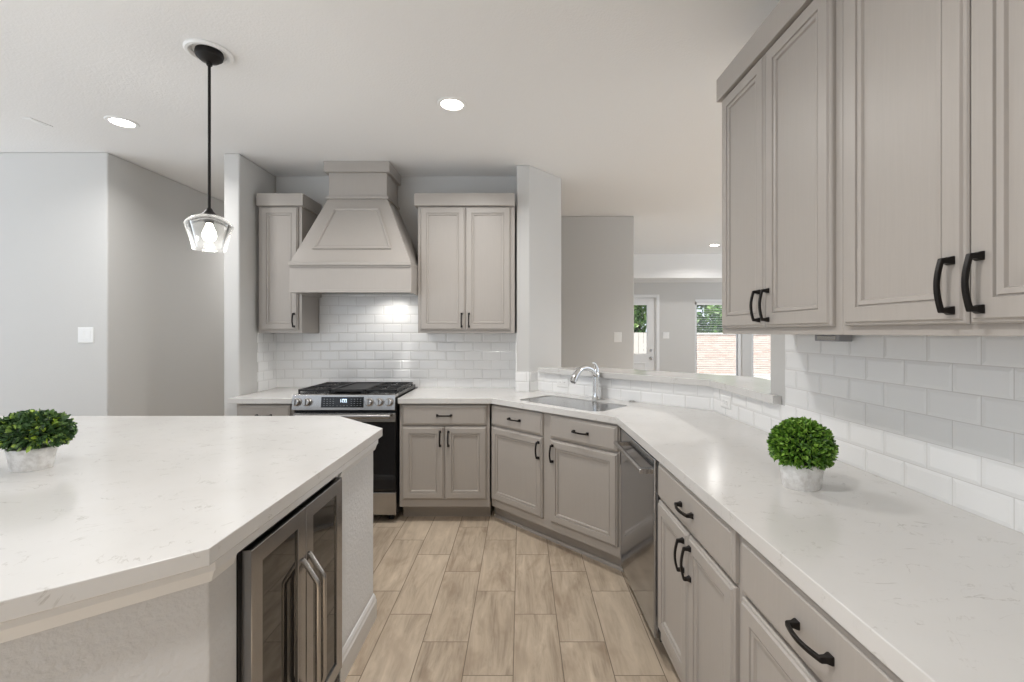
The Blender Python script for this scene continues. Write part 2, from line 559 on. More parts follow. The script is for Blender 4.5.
# right wall (full height up to the pass-through), half wall beyond it
mb = MB(); mb.prism([(XW(-0.6), -0.6), (XW(2.166), 2.166), (XW(2.166) + 0.13, 2.166), (XW(-0.6) + 0.13, -0.6)], 0, CEIL)
struct('wall_right', mb, 'wall')
HK = (XW(2.77), 2.77)
HA = (0.1435, 3.7465)
dirD = Vector((HK[0] - HA[0], HK[1] - HA[1])).normalized()
norD = Vector((-dirD.y, dirD.x))      # away from the kitchen
if norD.y < 0: norD = -norD
def off(p, a, b=0.0):
    return (p[0] + norD.x * a + dirD.x * b, p[1] + norD.y * a + dirD.y * b)
HKo = (HK[0] + 0.12, 2.77 + 0.06)
mb = MB(); mb.prism([off(HA, 0.003, 0.03), HK, (XW(2.168), 2.168), (XW(2.168) + 0.12, 2.168), HKo, off(HA, 0.12, 0.16)], 0, 1.063)
struct('wall_half', mb, 'wall')
# dining room wall block and far wall with openings
mb = MB(); mb.box(0.2, 1.315, 5.29, 7.859, 0, CEIL); mb.box(0.2, 1.315, 7.859, 8.58, 0, 2.33)
struct('wall_dining', mb, 'wall', bevel=0.01)
mb = MB()
FY = 8.58
DX0, DX1 = 1.66, 2.545
W1 = (3.28, 4.17, 0.30, 1.96)
W2 = (4.35, 5.15, 0.30, 1.96)
for x0, x1, z0, z1 in ((-7, DX0, 0, 2.33), (DX0, DX1, 2.04, 2.33), (DX1, W1[0], 0, 2.33), (W1[0], W1[1], 0, W1[2]), (W1[0], W1[1], W1[3], 2.33),
                       (W1[1], W2[0], 0, 2.33), (W2[0], W2[1], 0, W2[2]), (W2[0], W2[1], W2[3], 2.33), (W2[1], 5.8, 0, 2.33)):
    mb.box(x0, x1, FY, FY + 0.15, z0, z1)
struct('wall_far', mb, 'wall')

# backsplash tile panels
def tile_panel(name, start, end, z0, z1, th=0.009, extra=None):
    d = Vector((end[0] - start[0], end[1] - start[1])); L = d.length
    mb = MB(); mb.box(0, L, -th, 0, z0 - TOP, z1 - TOP)
    if extra:
        for x0, x1, a, b in extra:
            mb.box(x0, x1, -th, 0, a - TOP, b - TOP)
    return struct(name, mb, 'tile', loc=(start[0], start[1], TOP), rotz=math.atan2(d.y, d.x))
tile_panel('wall_backsplash_back', (-2.122, YW), (-0.035, YW), TOP, 1.389, extra=[(0.381, 1.296, 1.389, 1.72)])
tile_panel('wall_backsplash_stub', (-2.122, 3.66), (-2.122, YW - 0.009), TOP, 1.389)
tile_panel('wall_backsplash_column', (-0.035, YW - 0.009), (-0.035, 3.67), TOP, 1.389)
tile_panel('wall_backsplash_column_face', (-0.035, 3.67), (0.067, 3.67), TOP, 1.078)
tile_panel('wall_backsplash_column_side', (0.067, 3.67), (0.1375, 3.7465), TOP, 1.078)
tile_panel('wall_backsplash_half', HA, HK, TOP, 1.064)
t_end = (XW(2.035), 2.035)
tile_panel('wall_backsplash_bar', HK, t_end, TOP, 1.064)
tile_panel('wall_backsplash_right', t_end, (XW(-0.6), -0.6), TOP, 1.389)

# baseboard of the frontal wall at left is hidden behind the island; door, windows far away
def far_window(name, x0, x1, z0, z1, rails=True):
    fr = MB()
    y0, y1 = FY - 0.015, FY + 0.10
    fr.box(x0, x1, FY - 0.012, FY, z1, z1 + 0.05)
    fr.box(x0 - 0.03, x1 + 0.03, FY - 0.04, FY, z0 - 0.03, z0)
    for a, b in ((x0, x0 + 0.045), (x1 - 0.07, x1)):
        fr.box(a, b, FY + 0.02, y1, z0, z1)
    fr.box(x0, x1, FY + 0.02, y1, z0, z0 + 0.05); fr.box(x0, x1, FY + 0.02, y1, z1 - 0.05, z1)
    o = struct(name, fr, 'trim', bevel=0.004)
    g = MB(); g.box(x0 + 0.045, x1 - 0.07, FY + 0.06, FY + 0.066, z0 + 0.05, z1 - 0.05)
    obj('pane', g, 'glass', o)
    return o
far_window('window_1', *W1)
far_window('window_2', *W2)

def door_far():
    c = MB()
    c.box(DX1, DX1 + 0.06, FY - 0.02, FY, 0, 2.10); c.box(DX0 - 0.06, DX0, FY - 0.02, FY, 0, 2.10); c.box(DX0, DX1, FY - 0.02, FY, 2.04, 2.10)
    c.box(DX1 - 0.02, DX1, FY, FY + 0.1, 0, 2.04); c.box(DX0, DX0 + 0.02, FY, FY + 0.1, 0, 2.04)
    o = struct('door_1', c, 'trim', bevel=0.004)
    gx0, gx1, gz0, gz1 = 1.80, 2.385, 0.985, 1.905
    p = MB()
    a, b = DX0 + 0.02, DX1 - 0.02
    y0, y1 = FY + 0.02, FY + 0.062
    p.box(a, gx0, y0, y1, 0.01, 2.035); p.box(gx1, b, y0, y1, 0.01, 2.035)
    p.box(gx0, gx1, y0, y1, gz1, 2.035); p.box(gx0, gx1, y0, y1, 0.01, gz0)
    p.rectrings(gx1 - gx0 - 0.06, 0.62, [(0, y0), (0, y0 - 0.008), (0.02, y0 - 0.008), (0.035, y0 - 0.001)], gx0 + 0.03, 0.2)
    obj('door_panel', p, 'trim', o, bevel=0.003)
    g = MB(); g.box(gx0, gx1, FY + 0.035, FY + 0.041, gz0, gz1)
    obj('pane', g, 'glass', o)
    k = MB(); k.lathe([(0.001, -0.055), (0.022, -0.05), (0.028, -0.035), (0.022, -0.02), (0.01, -0.014), (0.01, -0.006), (0.03, -0.004), (0.03, 0), (0.001, 0)], 20)
    kn = obj('knob', k, 'nickel', o, smooth=True, loc=(2.455, FY + 0.02, 0.90)); kn.rotation_euler = (R(-90), 0, 0)
    k = MB(); k.lathe([(0.001, -0.02), (0.020, -0.02), (0.027, -0.004), (0.027, 0), (0.001, 0)], 20)
    kn = obj('deadbolt', k, 'nickel', o, smooth=True, loc=(2.455, FY + 0.02, 1.045)); kn.rotation_euler = (R(-90), 0, 0)
door_far()

# blinds in the first window
def blind(x0, x1, z0, z1, label):
    root = thing('window_blind', label, 'blind', ((x0 + x1) / 2, FY + 0.005, z0), group='blinds in the living room windows')
    w = (x1 - x0) / 2
    m = MB(); m.box(-w, w, -0.03, 0.015, z1 - z0 - 0.045, z1 - z0)
    obj('head_rail', m, 'white_plastic', root)
    m = MB(); z = 0.05
    while z < z1 - z0 - 0.06:
        m.loft([[(-w, -0.022, z - 0.002), (-w, 0.022, z + 0.003), (-w, 0.022, z + 0.0045), (-w, -0.022, z - 0.0005)],
                [(w, -0.022, z - 0.002), (w, 0.022, z + 0.003), (w, 0.022, z + 0.0045), (w, -0.022, z - 0.0005)]])
        z += 0.043
    obj('slats', m, 'white_plastic', root)
    m = MB(); m.box(-w, w, -0.015, 0.015, 0.01, 0.03)
    obj('bottom_rail', m, 'white_plastic', root)
blind(W1[0] + 0.02, W1[1] - 0.08, W1[2] + 0.05, W1[3] - 0.01, 'white slatted blind, open, in the living room window with trees behind')
blind(W2[0] + 0.02, W2[1] - 0.10, W2[2] + 0.05, W2[3] - 0.01, 'white slatted blind in the narrow strip of window beside the cabinets')

# ------------------------------------------------------------------ hardware builders
def handle(parent, x, y, z, length=0.118, vertical=True, name='handle'):
    """arched bar pull; (x, y, z) is its centre on the door face, y out of the face is negative"""
    m = MB(); h = length / 2; n = 14
    rings = []
    for i in range(n + 1):
        t = -1 + 2 * i / n
        s = t * (h - 0.004)
        out = 0.021 + 0.010 * math.cos(t * PI / 2)
        wd = 0.0052 + 0.0006 * abs(t)
        th = 0.0036
        ring = [(-wd, -(out - th), s), (wd, -(out - th), s), (wd * 0.8, -(out + th), s), (-wd * 0.8, -(out + th), s)]
        rings.append(ring)
    m.loft(rings)
    for sgn in (-1, 1):
        s = sgn * (h - 0.0085)
        fr = []
        for (yy, a, b) in ((0.0, 0.0085, 0.0085), (-0.004, 0.0085, 0.0085), (-0.012, 0.0062, 0.0055), (-0.023, 0.0056, 0.0052)):
            fr.append([(-a, yy, s - b), (a, yy, s - b), (a, yy, s + b), (-a, yy, s + b)])
        m.loft(fr)
    if not vertical:
        m.v = [(p[2], p[1], p[0]) for p in m.v]
    m.v = [(p[0] + x, p[1] + y, p[2] + z) for p in m.v]
    return obj(name, m, 'bronze', parent, bevel=0.0012)

DTH = 0.020
def door_leaf(parent, x, z, w, h, hx=None, hz=None, fw=0.058):
    m = MB()
    m.rectrings(w, h, [(0, 0), (0, -0.010), (0.003, -0.014), (0.008, -0.0145), (0.011, -DTH), (fw - 0.010, -DTH), (fw - 0.0085, -DTH + 0.006),
                       (fw - 0.006, -DTH + 0.006), (fw - 0.0045, -DTH + 0.0025), (fw + 0.006, -DTH + 0.004), (fw + 0.0085, -DTH + 0.011), (fw + 0.014, -DTH + 0.011)])
    o = obj('door', m, 'cabinet', parent, bevel=0.0005, seg=1, loc=(x, 0, z))
    if hx is not None:
        handle(o, hx - x, -DTH, hz - z)
    return o

def drawer_front(parent, x, z, w, h, pull=True):
    m = MB()
    m.rectrings(w, h, [(0, 0), (0, -0.011), (0.004, -0.0145), (0.010, -0.016), (0.014, -DTH)])
    o = obj('drawer', m, 'cabinet', parent, bevel=0.0008, seg=1, loc=(x, 0, z))
    if pull:
        handle(o, w / 2, -DTH, h / 2, vertical=False)
    return o

def base_cabinet(label, loc, rotz, w, d=0.602, doors=2, drawers=1, stile=0.022, mid=0.006, toe=0.08, handle_side=1, shoe=False, trim_left=0.0, trim_right=0.0, toe_right=0.0, prism=None, group='painted base cabinets'):
    root = thing('base_cabinet', label, 'cabinet', loc, rotz, group)
    b = MB()
    if prism:
        b.prism(prism, 0.115, 0.645)          # hollow above, where the sink bowl hangs
        b.box(0, w, 0, 0.02, 0.645, 0.8745)
    else:
        b.box(-trim_left, w + trim_right, 0, d, 0.115, 0.8745)
    obj('body', b, 'cabinet', root, bevel=0.0015)
    t = MB()
    if prism:
        tp = [(x + (0.5 * w - x) * (0.035 if y < 0.2 else 0.02), max(y, toe)) for x, y in prism]
        tp[0] = (-0.062, toe)
        t.prism(tp, 0, 0.115)
    else:
        t.box(-trim_left, w + toe_right, toe, d, 0, 0.115)
    tk = obj('toe_kick', t, 'cabinet', root)
    if shoe:
        s = MB(); s.loft([[(x_, toe, 0), (x_, toe - 0.016, 0), (x_, toe - 0.014, 0.012), (x_, toe - 0.006, 0.02), (x_, toe, 0.021)] for x_ in shoe])
        obj('shoe_molding', s, 'cabinet', tk)
    zd0, zd1, zr0, zr1 = 0.174, 0.703, 0.715, 0.860
    inner = w - 2 * stile
    if drawers == 1:
        drawer_front(root, stile, zr0, inner, zr1 - zr0)
    else:
        dw = (inner - mid) / 2
        drawer_front(root, stile, zr0, dw, zr1 - zr0); drawer_front(root, stile + dw + mid, zr0, dw, zr1 - zr0)
    hz = zd1 - 0.085
    if doors == 2:
        dw = (inner - mid) / 2
        door_leaf(root, stile, zd0, dw, zd1 - zd0, stile + dw - 0.027, hz)
        door_leaf(root, stile + dw + mid, zd0, dw, zd1 - zd0, stile + dw + mid + 0.027, hz)
    else:
        hx = w - stile - 0.027 if handle_side > 0 else stile + 0.027
        door_leaf(root, stile, zd0, inner, zd1 - zd0, hx, hz)
    return root

ZB, ZT = 1.387, 2.47
def wall_cabinet(label, loc, rotz, w, d=0.300, doors=2, stile=0.022, mid=0.004, handle_side=1, crown=(0.03, 0.03), stile_right=None, crown_out=0.033, group='painted wall cabinets'):
    root = thing('wall_cabinet', label, 'cabinet', loc, rotz, group)
    sr = stile if stile_right is None else stile_right
    b = MB(); b.box(0, w, 0, d, 0, ZT - ZB)
    obj('body', b, 'cabinet', root, bevel=0.0015)
    z0, z1 = 0.024, 2.388 - ZB
    inner = w - stile - sr
    hz = z0 + 0.078
    if doors == 2:
        dw = (inner - mid) / 2
        door_leaf(root, stile, z0, dw, z1 - z0, stile + dw - 0.027, hz)
        door_leaf(root, stile + dw + mid, z0, dw, z1 - z0, stile + dw + mid + 0.027, hz)
    else:
        hx = w - sr - 0.027 if handle_side > 0 else stile + 0.027
        door_leaf(root, stile, z0, inner, z1 - z0, hx, hz)
    c = MB()
    cl, cr = crown
    zc0, zc1 = 2.395 - ZB, 2.493 - ZB
    c.box(-cl, w + cr, -crown_out, 0.0, zc0, zc1)
    if cl: c.box(-cl, 0, 0.0, d, zc0, zc1)
    if cr: c.box(w, w + cr, 0.0, d, zc0, zc1)
    c.box(0, w, 0.0, d, ZT - ZB, zc1)
    obj('crown_molding', c, 'cabinet', root, bevel=0.002)
    return root

# ------------------------------------------------------------------ cabinets
FB = 0.610                                            # frame plane distance from the wall
YF = YW - FB                                          # 3.333
RX0, RX1 = -1.655, -0.895                             # range opening
base_cabinet('greige base cabinet left of the gas range, only its drawer showing above the island', (-2.082, YF, 0), 0, 0.422, doors=1, drawers=1, toe=0.11)
base_cabinet('greige base cabinet right of the gas range, one drawer over two doors', (RX1 + 0.006, YF, 0), 0, 0.660, toe=0.11)
# diagonal sink cabinet: five sided, in its own frame
DA = Vector((-0.2147, 3.3537)); DB = Vector((0.561, 2.578))
wD = (DB - DA).length
def to_diag(p):
    q = Vector((p[0], p[1])) - DA
    return (q.x * math.cos(ROT_D) + q.y * math.sin(ROT_D), -q.x * math.sin(ROT_D) + q.y * math.cos(ROT_D))
sinkp = [(0, 0), (wD, 0)] + [to_diag(p) for p in ((1.13, 2.60), (1.14, 2.765), (0.13, 3.715), (0.055, 3.655), (-0.05, 3.655), (-0.055, 3.92), (-0.18, 3.92))]
base_cabinet('greige corner sink cabinet set diagonally under the sink, two drawers over two doors', (DA.x, DA.y, 0), ROT_D, wD,
             drawers=2, mid=0.068, stile=0.009, toe=0.085, prism=sinkp, shoe=(-0.055, wD - 0.025))
Y1a, Y1b = 1.897, 1.213
base_cabinet('greige base cabinet beside the dishwasher, one drawer over two doors', on_right(Y1a, FB), ROT_R, Y1a - Y1b, stile=0.018)
base_cabinet('greige base cabinet nearest on the right, wide drawer half out of the picture', on_right(1.211, FB), ROT_R, 0.63, doors=1, stile=0.018, handle_side=1)
# wall cabinets
YU = YW - 0.009 - 0.305
wall_cabinet('narrow greige wall cabinet with one door, left of the range hood', (-2.092, YU, ZB), 0, 0.345, d=0.304, doors=1, handle_side=1, crown=(0.0, 0.022), stile=0.022, stile_right=0.026)
wall_cabinet('greige wall cabinet with two doors, right of the range hood', (-0.822, YU, ZB), 0, 0.772, d=0.304, crown=(0.022, 0.0), stile_right=0.034)
FU = 0.313
def on_right_u(y):
    p = on_right(y, FU); return (p[0], p[1], ZB)
wall_cabinet('greige wall cabinet at the far end of the right wall, nearest the living room opening', on_right_u(1.980), ROT_R, 0.724, d=0.302, crown=(0.004, 0.0), stile=0.026, crown_out=0.026)
wall_cabinet('tall greige wall cabinet closest to the viewer on the right wall', on_right_u(1.255), ROT_R, 0.722, d=0.302, crown=(0.0, 0.0), stile=0.022, crown_out=0.026)

# ------------------------------------------------------------------ countertops
ZS = 0.875
o = slab_curve('countertop', 'quartz', [(-2.121, 3.295), (RX0 - 0.003, 3.295), (RX0 - 0.003, YW - 0.0015), (-2.1205, YW - 0.0015), (-2.1205, 3.428), (-2.121, 3.42)], [], ZS, TOP)
tag(o, 'short white quartz countertop left of the gas range', 'countertop', 'white quartz countertops')
dd = math.sqrt(0.5)
def st(s, t):                                           # diagonal frame: s along the front, t into the corner
    return (s * dd + t * dd, -s * dd + t * dd)
S0, S1, T0, T1 = -2.31, -1.60, 2.255, 2.62
hole = [st(a, b) for a, b in rounded_rect(S0, S1, T0, T1, 0.07)]
front = 0.642
K1 = (-0.213, 3.297); K2 = (XW(2.565) - front, 2.565)
th = 0.0015
HAi = off(HA, -th, 0.0); HKi = (HK[0] - th, HK[1] - 0.004)
main = [(RX1 + 0.003, 3.297), K1, K2, (XW(-0.3) - front, -0.3), (XW(-0.3) - th, -0.3), HKi, (HA[0] - 0.001, HA[1] - 0.004), (0.068, 3.6675), (-0.0365, 3.6685), (-0.0365, YW - 0.0015), (RX1 + 0.003, YW - 0.0015)]
o = slab_curve('countertop', 'quartz', main, [hole], ZS, TOP)
tag(o, 'long white quartz countertop running from the range round the sink corner along the right wall', 'countertop', 'white quartz countertops')

# bar slab on the half wall
ov = 0.04
b1 = off(HA, -ov, 0.035); b2 = (HK[0] - ov, HK[1] - 0.02)
bar = [b1, b2, (XW(2.075) - ov, 2.075), (XW(2.075) - 0.001, 2.075), (XW(2.168) - 0.001, 2.169), (XW(2.168) + 0.33, 2.169), (HK[0] + 0.33, 2.93), off(HA, 0.34, 0.37), off(HA, 0.01, 0.050)]
o = slab_curve('bar_top', 'quartz', bar, [], 1.065, 1.105)
tag(o, 'raised white quartz bar top on the half wall behind the sink', 'bar top')

# ------------------------------------------------------------------ sink, faucet, button
root = thing('kitchen_sink', 'stainless undermount sink set in the corner of the countertop', 'sink', (*st((S0 + S1) / 2, (T0 + T1) / 2), TOP - 0.26), ROT_D)
hw, hd = (S1 - S0) / 2, (T1 - T0) / 2
rings = []
for grow, z in ((-0.0012, 0.2535), (-0.0035, 0.2535), (-0.005, 0.20), (-0.016, 0.05), (-0.05, 0.012), (-0.10, 0.006)):
    rings.append([(x, y, z) for x, y in rounded_rect(-hw - grow, hw + grow, -hd - grow, hd + grow, max(0.07 + grow, 0.02))])
inner = rings
outer = [[(x * 1.002, y * 1.003, z - 0.004) for x, y, z in r] for r in rings[::-1]]
mm = MB(); mm.loft(inner + outer)
obj('basin', mm, 'steel_sink', root, smooth=True, angle=50)
mm = MB(); mm.lathe([(0.001, 0.009), (0.03, 0.009), (0.045, 0.012), (0.056, 0.009), (0.056, 0.007), (0.001, 0.007)], 28)
obj('drain', mm, 'chrome', root, smooth=True)

fx, fy = 0.540, 3.262
root = thing('kitchen_faucet', 'chrome single-lever faucet arching over the corner sink', 'faucet', (fx, fy, TOP), R(-135))
# local +x points from the faucet towards the sink
m = MB(); m.lathe([(0.001, 0), (0.032, 0), (0.033, 0.006), (0.029, 0.014), (0.027, 0.03), (0.0255, 0.10), (0.027, 0.15), (0.026, 0.175), (0.016, 0.192), (0.001, 0.196)], 28)
obj('body', m, 'chrome', root, smooth=True)
path = []; rad = []
for k in range(23):
    t = k / 22
    a = PI * (1.0 - t * 0.86)
    path.append((0.135 + 0.135 * math.cos(a), 0, 0.118 + 0.112 * math.sin(a) - (0.0 if t < 0.7 else (t - 0.7) * 0.03)))
    rad.append(0.0175 if t < 0.62 else 0.0175 + (t - 0.62) * 0.018)
sp = MB(); sp.tube(path, rad, 18)
so = obj('spout', sp, 'chrome', root, smooth=True)
e = Vector(path[-1]); d_ = (Vector(path[-1]) - Vector(path[-2])).normalized()
m = MB(); m.tube([e - d_ * 0.002, e + d_ * 0.018, e + d_ * 0.022], [0.0225, 0.021, 0.016], 18)
obj('spray_head', m, 'chrome', root, smooth=True)
m = MB(); m.tube([(0, 0, 0.185), (-0.006, 0.0, 0.215), (0.006, 0.0, 0.238), (0.030, 0.008, 0.256), (0.056, 0.014, 0.262)], [0.017, 0.0135, 0.010, 0.008, 0.006], 14)
obj('lever', m, 'chrome', root, smooth=True)

m = MB(); m.lathe([(0.001, 0.010), (0.016, 0.010), (0.018, 0.006), (0.024, 0.004), (0.024, 0), (0.001, 0)], 24)
o = obj('air_switch_button', m, 'nickel', smooth=True, loc=(0.762, 3.122, TOP))
tag(o, 'small dark round button set in the counter right of the sink', 'button')

# ------------------------------------------------------------------ outlets and switches
def wall_plate(name, label, cat, loc, rotz, w, h, kind, group):
    root = thing(name, label, cat, loc, rotz, group)
    m = MB(); m.rectrings(w, h, [(0, 0), (0, -0.003), (0.006, -0.006)], -w / 2, -h / 2)
    obj('plate', m, 'white_plastic', root, bevel=0.001)
    if kind == 'outlet':
        for k in (-1, 1):
            m = MB(); m.rectrings(0.028, 0.028, [(0, -0.006), (0, -0.0075), (0.003, -0.0085)], k * 0.02 - 0.014, -0.014)
            s = obj('socket', m, 'white_plastic', root)
            m = MB(); m.box(k * 0.02 - 0.005, k * 0.02 - 0.0035, -0.0088, -0.0084, 0.000, 0.008); m.box(k * 0.02 + 0.0035, k * 0.02 + 0.005, -0.0088, -0.0084, 0.000, 0.008)
            obj('slots', m, 'black', s)
    else:
        for k in kind:
            m = MB(); m.loft([[(k - 0.016, -0.006, -0.033), (k + 0.016, -0.006, -0.033), (k + 0.016, -0.006, 0.033), (k - 0.016, -0.006, 0.033)],
                              [(k - 0.0155, -0.0075, -0.0325), (k + 0.0155, -0.0075, -0.0325), (k + 0.0155, -0.0105, 0.0325), (k - 0.0155, -0.0105, 0.0325)]])
            obj('rocker', m, 'white_plastic', root, bevel=0.0008)
ang_h = math.atan2(dirD.y, dirD.x)
p = (0.315, 3.5815)
q = Vector(HA) + dirD * 0.262
wall_plate('power_outlet', 'white horizontal outlet in the tile left of the faucet', 'outlet', (q.x - norD.x * 0.009, q.y - norD.y * 0.009, 0.998), ang_h, 0.118, 0.072, 'outlet', 'white outlets in the tile')
yo = 2.60
wall_plate('power_outlet', 'white outlet in the tile below the bar, near the corner right of the sink', 'outlet', (XW(yo) - 0.009, yo, 0.995), ROT_R, 0.118, 0.072, 'outlet', 'white outlets in the tile')
wall_plate('light_switch', 'white double rocker switch on the frontal wall behind the island', 'switch', (-3.26, 3.41, 1.372), 0, 0.117, 0.117, (-0.023, 0.023), 'white wall switches')
wall_plate('light_switch', 'white switch on the shaded wall to the right of the column, above the faucet', 'switch', (1.125, 5.29, 1.335), 0, 0.09, 0.117, (0.0,), 'white wall switches')
wall_plate('light_switch', 'white switch between the glazed door and the window, far away', 'switch', (2.735, FY, 1.33), 0, 0.117, 0.117, (-0.023, 0.023), 'white wall switches')

# grey box under the right wall cabinets
p = on_right(1.735, 0.075)
root = thing('under_cabinet_outlet', 'small grey outlet box fixed under the right wall cabinet', 'outlet box', (p[0], p[1], ZB), ROT_R)
m = MB(); m.box(0, 0.13, 0, 0.05, -0.026, -0.0005)
obj('housing', m, plain('box_grey', (0.30, 0.30, 0.31), 0.5), root, bevel=0.003)
m = MB(); m.box(0.015, 0.115, -0.0015, 0.0, -0.021, -0.006)
obj('cover', m, 'nickel', root, bevel=0.0004)

# ------------------------------------------------------------------ gas range
root = thing('gas_range', 'stainless slide-in gas range with black cast-iron grates', 'stove', ((RX0 + RX1) / 2 - 0.005, YW - 0.012, 0))
W2r = (RX1 - RX0) / 2 - 0.009
yf = -(YW - 0.012 - 3.31)                                # local y of the oven door plane (negative = towards the room)
m = MB(); m.box(-W2r, W2r, yf + 0.03, -0.005, 0.05, 0.905)
obj('body', m, 'black', root, bevel=0.003)
for sx in (-1, 1):
    for yy in (yf + 0.1, -0.08):
        m = MB(); m.lathe([(0.02, 0), (0.02, 0.05)], 12, (sx * (W2r - 0.06), yy, 0), caps=True)
        obj('foot', m, 'black', root)
m = MB(); m.rectrings(2 * W2r - 0.004, 0.165, [(0, yf + 0.03), (0, yf + 0.004), (0.004, yf)], -W2r + 0.002, 0.062)
obj('storage_drawer', m, 'steel', root, bevel=0.002)
m = MB(); m.rectrings(2 * W2r - 0.004, 0.575, [(0, yf + 0.03), (0, yf + 0.002), (0.003, yf - 0.004)], -W2r + 0.002, 0.235)
od = obj('oven_door', m, 'blackglass', root, bevel=0.002)
m = MB(); m.rectrings(2 * W2r - 0.004, 0.066, [(0, yf - 0.004), (0, yf - 0.009), (0.002, yf - 0.011)], -W2r + 0.002, 0.742)
obj('door_trim', m, 'steel', od, bevel=0.001)
m = MB()
prof = []
for k in range(12):
    a = 2 * PI * k / 12
    prof.append((0.011 * math.cos(a), 0.016 * math.sin(a)))
m.loft([[(x, yf - 0.052 + a, 0.79 + b) for a, b in prof] for x in (-W2r + 0.03, W2r - 0.03)])
for sx in (-1, 1):
    m.box(sx * (W2r - 0.05) - 0.012, sx * (W2r - 0.05) + 0.012, yf - 0.050, yf - 0.009, 0.781, 0.799)
obj('door_handle', m, 'steel', od, smooth=True, bevel=0.001)
# control panel, slightly sloped
pz0, pz1 = 0.832, 0.943
pa, pb = yf - 0.034, yf - 0.020
m = MB(); m.loft([[(x, pa, pz0), (x, pb, pz1 - 0.004), (x, pb + 0.006, pz1), (x, yf + 0.06, pz1), (x, yf + 0.06, pz0)] for x in (-W2r - 0.001, W2r + 0.001)])
cp = obj('control_panel', m, 'steel', root, bevel=0.002)
def panel_y(z):
    return pa + (pb - pa) * (z - pz0) / (pz1 - 0.004 - pz0)
tilt = math.atan2(pb - pa, pz1 - pz0)
def xr(px):                                             # pixel column on the panel to local x
    return (px - 344.4) / 102.5 * 0.757
zk = 0.889
for px in (298.8, 309.0, 369.4, 379.4, 389.0):
    m = MB(); m.lathe([(0.001, 0.036), (0.021, 0.036), (0.0245, 0.032), (0.026, 0.006), (0.030, 0.004), (0.030, 0), (0.001, 0)], 28)
    k = obj('knob', m, 'steel', cp, smooth=True, loc=(xr(px), panel_y(zk), zk))
    k.rotation_euler = (R(90) - tilt, 0, 0)
    m = MB(); m.box(-0.0045, 0.0045, -0.021, 0.021, 0.036, 0.046)
    obj('grip', m, 'steel', k, bevel=0.002)
x0, x1 = xr(322.5), xr(364)
z0, z1 = 0.851, 0.926
m = MB()
m.loft([[(x, panel_y(z0), z0), (x, panel_y(z0) - 0.002, z0), (x, panel_y(z1) - 0.002, z1), (x, panel_y(z1), z1)] for x in (x0, x1)])
dp = obj('display', m, 'screen', cp)
m = MB()
for gx in [x0 + 0.022 + 0.022 * i for i in range(4)] + [x1 - 0.022 - 0.022 * i for i in range(4)]:
    for gz in (z0 + 0.014, z0 + 0.029, z0 + 0.044, z0 + 0.059):
        y = panel_y(gz) - 0.0026
        m.box(gx - 0.005, gx + 0.005, y, y + 0.0008, gz - 0.0015, gz + 0.0015)
for gx in [(x0 + x1) / 2 - 0.036 + 0.024 * i for i in range(4)]:
    y = panel_y(z0 + 0.012) - 0.0026
    m.box(gx - 0.005, gx + 0.005, y, y + 0.0008, z0 + 0.0105, z0 + 0.0135)
obj('keypad', m, 'keys', dp)
SEG = {'0': 'abcdef', '1': 'bc', '3': 'abcdg', '4': 'bcfg', '8': 'abcdefg', '-': 'g'}
def digits(m, s, x, z, w, h, y):
    t = 0.0028
    for ch in s:
        if ch == ':':
            for zz in (0.3, 0.7):
                m.box(x, x + t, y, y + 0.0008, z + zz * h - t / 2, z + zz * h + t / 2)
            x += t + 0.004
            continue
        for sgm in SEG[ch]:
            bx = {'a': (0, w, h - t, h), 'd': (0, w, 0, t), 'g': (0, w, h / 2 - t / 2, h / 2 + t / 2), 'b': (w - t, w, h / 2, h), 'c': (w - t, w, 0, h / 2),
                  'e': (0, t, 0, h / 2), 'f': (0, t, h / 2, h)}[sgm]
            m.box(x + bx[0], x + bx[1], y, y + 0.0008, z + bx[2], z + bx[3])
        x += w + 0.004
m = MB(); digits(m, '1:00', (x0 + x1) / 2 - 0.024, z0 + 0.034, 0.0135, 0.026, panel_y(z0 + 0.045) - 0.0032)
obj('clock_digits', m, 'digits', dp)
# cooktop
m = MB(); m.box(-W2r, W2r, yf + 0.055, -0.01, 0.905, 0.945)
obj('cooktop', m, 'enamel', root, bevel=0.004)
gy0, gy1 = yf + 0.045, -0.075
gz = 0.972
def grate(xa, xb):
    m = MB(); t = 0.006
    for y in (gy0 + t, gy1 - t, (gy0 + gy1) / 2):
        m.box(xa, xb, y - t, y + t, gz - 0.016, gz)
    for x in (xa + t, xb - t):
        m.box(x - t, x + t, gy0, gy1, gz - 0.016, gz)
    cx = (xa + xb) / 2
    for cy in (gy0 + (gy1 - gy0) * 0.25, gy0 + (gy1 - gy0) * 0.75):
        for a in range(8):
            ang = a * PI / 4
            p0 = Vector((cx + 0.03 * math.cos(ang), cy + 0.03 * math.sin(ang), gz - 0.006))
            lx = (xb - xa) / 2 / max(abs(math.cos(ang)), 1e-3); ly = (gy1 - gy0) / 4 / max(abs(math.sin(ang)), 1e-3)
            L = min(lx, ly)
            p1 = Vector((cx + L * math.cos(ang), cy + L * math.sin(ang), gz - 0.006))
            m.tube([p0, p1], [0.005, 0.006], 6)
    for x in (xa + t, xb - t):
        for y in (gy0 + t, gy1 - t, (gy0 + gy1) / 2):
            m.box(x - t, x + t, y - t, y + t, 0.944, gz - 0.014)
    return obj('grate', m, 'iron', root, bevel=0.0015, seg=1)
g3 = 2 * W2r / 3
grate(-W2r + 0.008, -W2r + g3 - 0.002)
grate(W2r - g3 + 0.002, W2r - 0.008)
m = MB()
xa, xb = -g3 / 2 + 0.003, g3 / 2 - 0.003
m.box(xa, xb, gy0, gy1, gz - 0.018, gz - 0.008)
m.box(xa, xa + 0.012, gy0, gy1, gz - 0.008, gz); m.box(xb - 0.012, xb, gy0, gy1, gz - 0.008, gz)
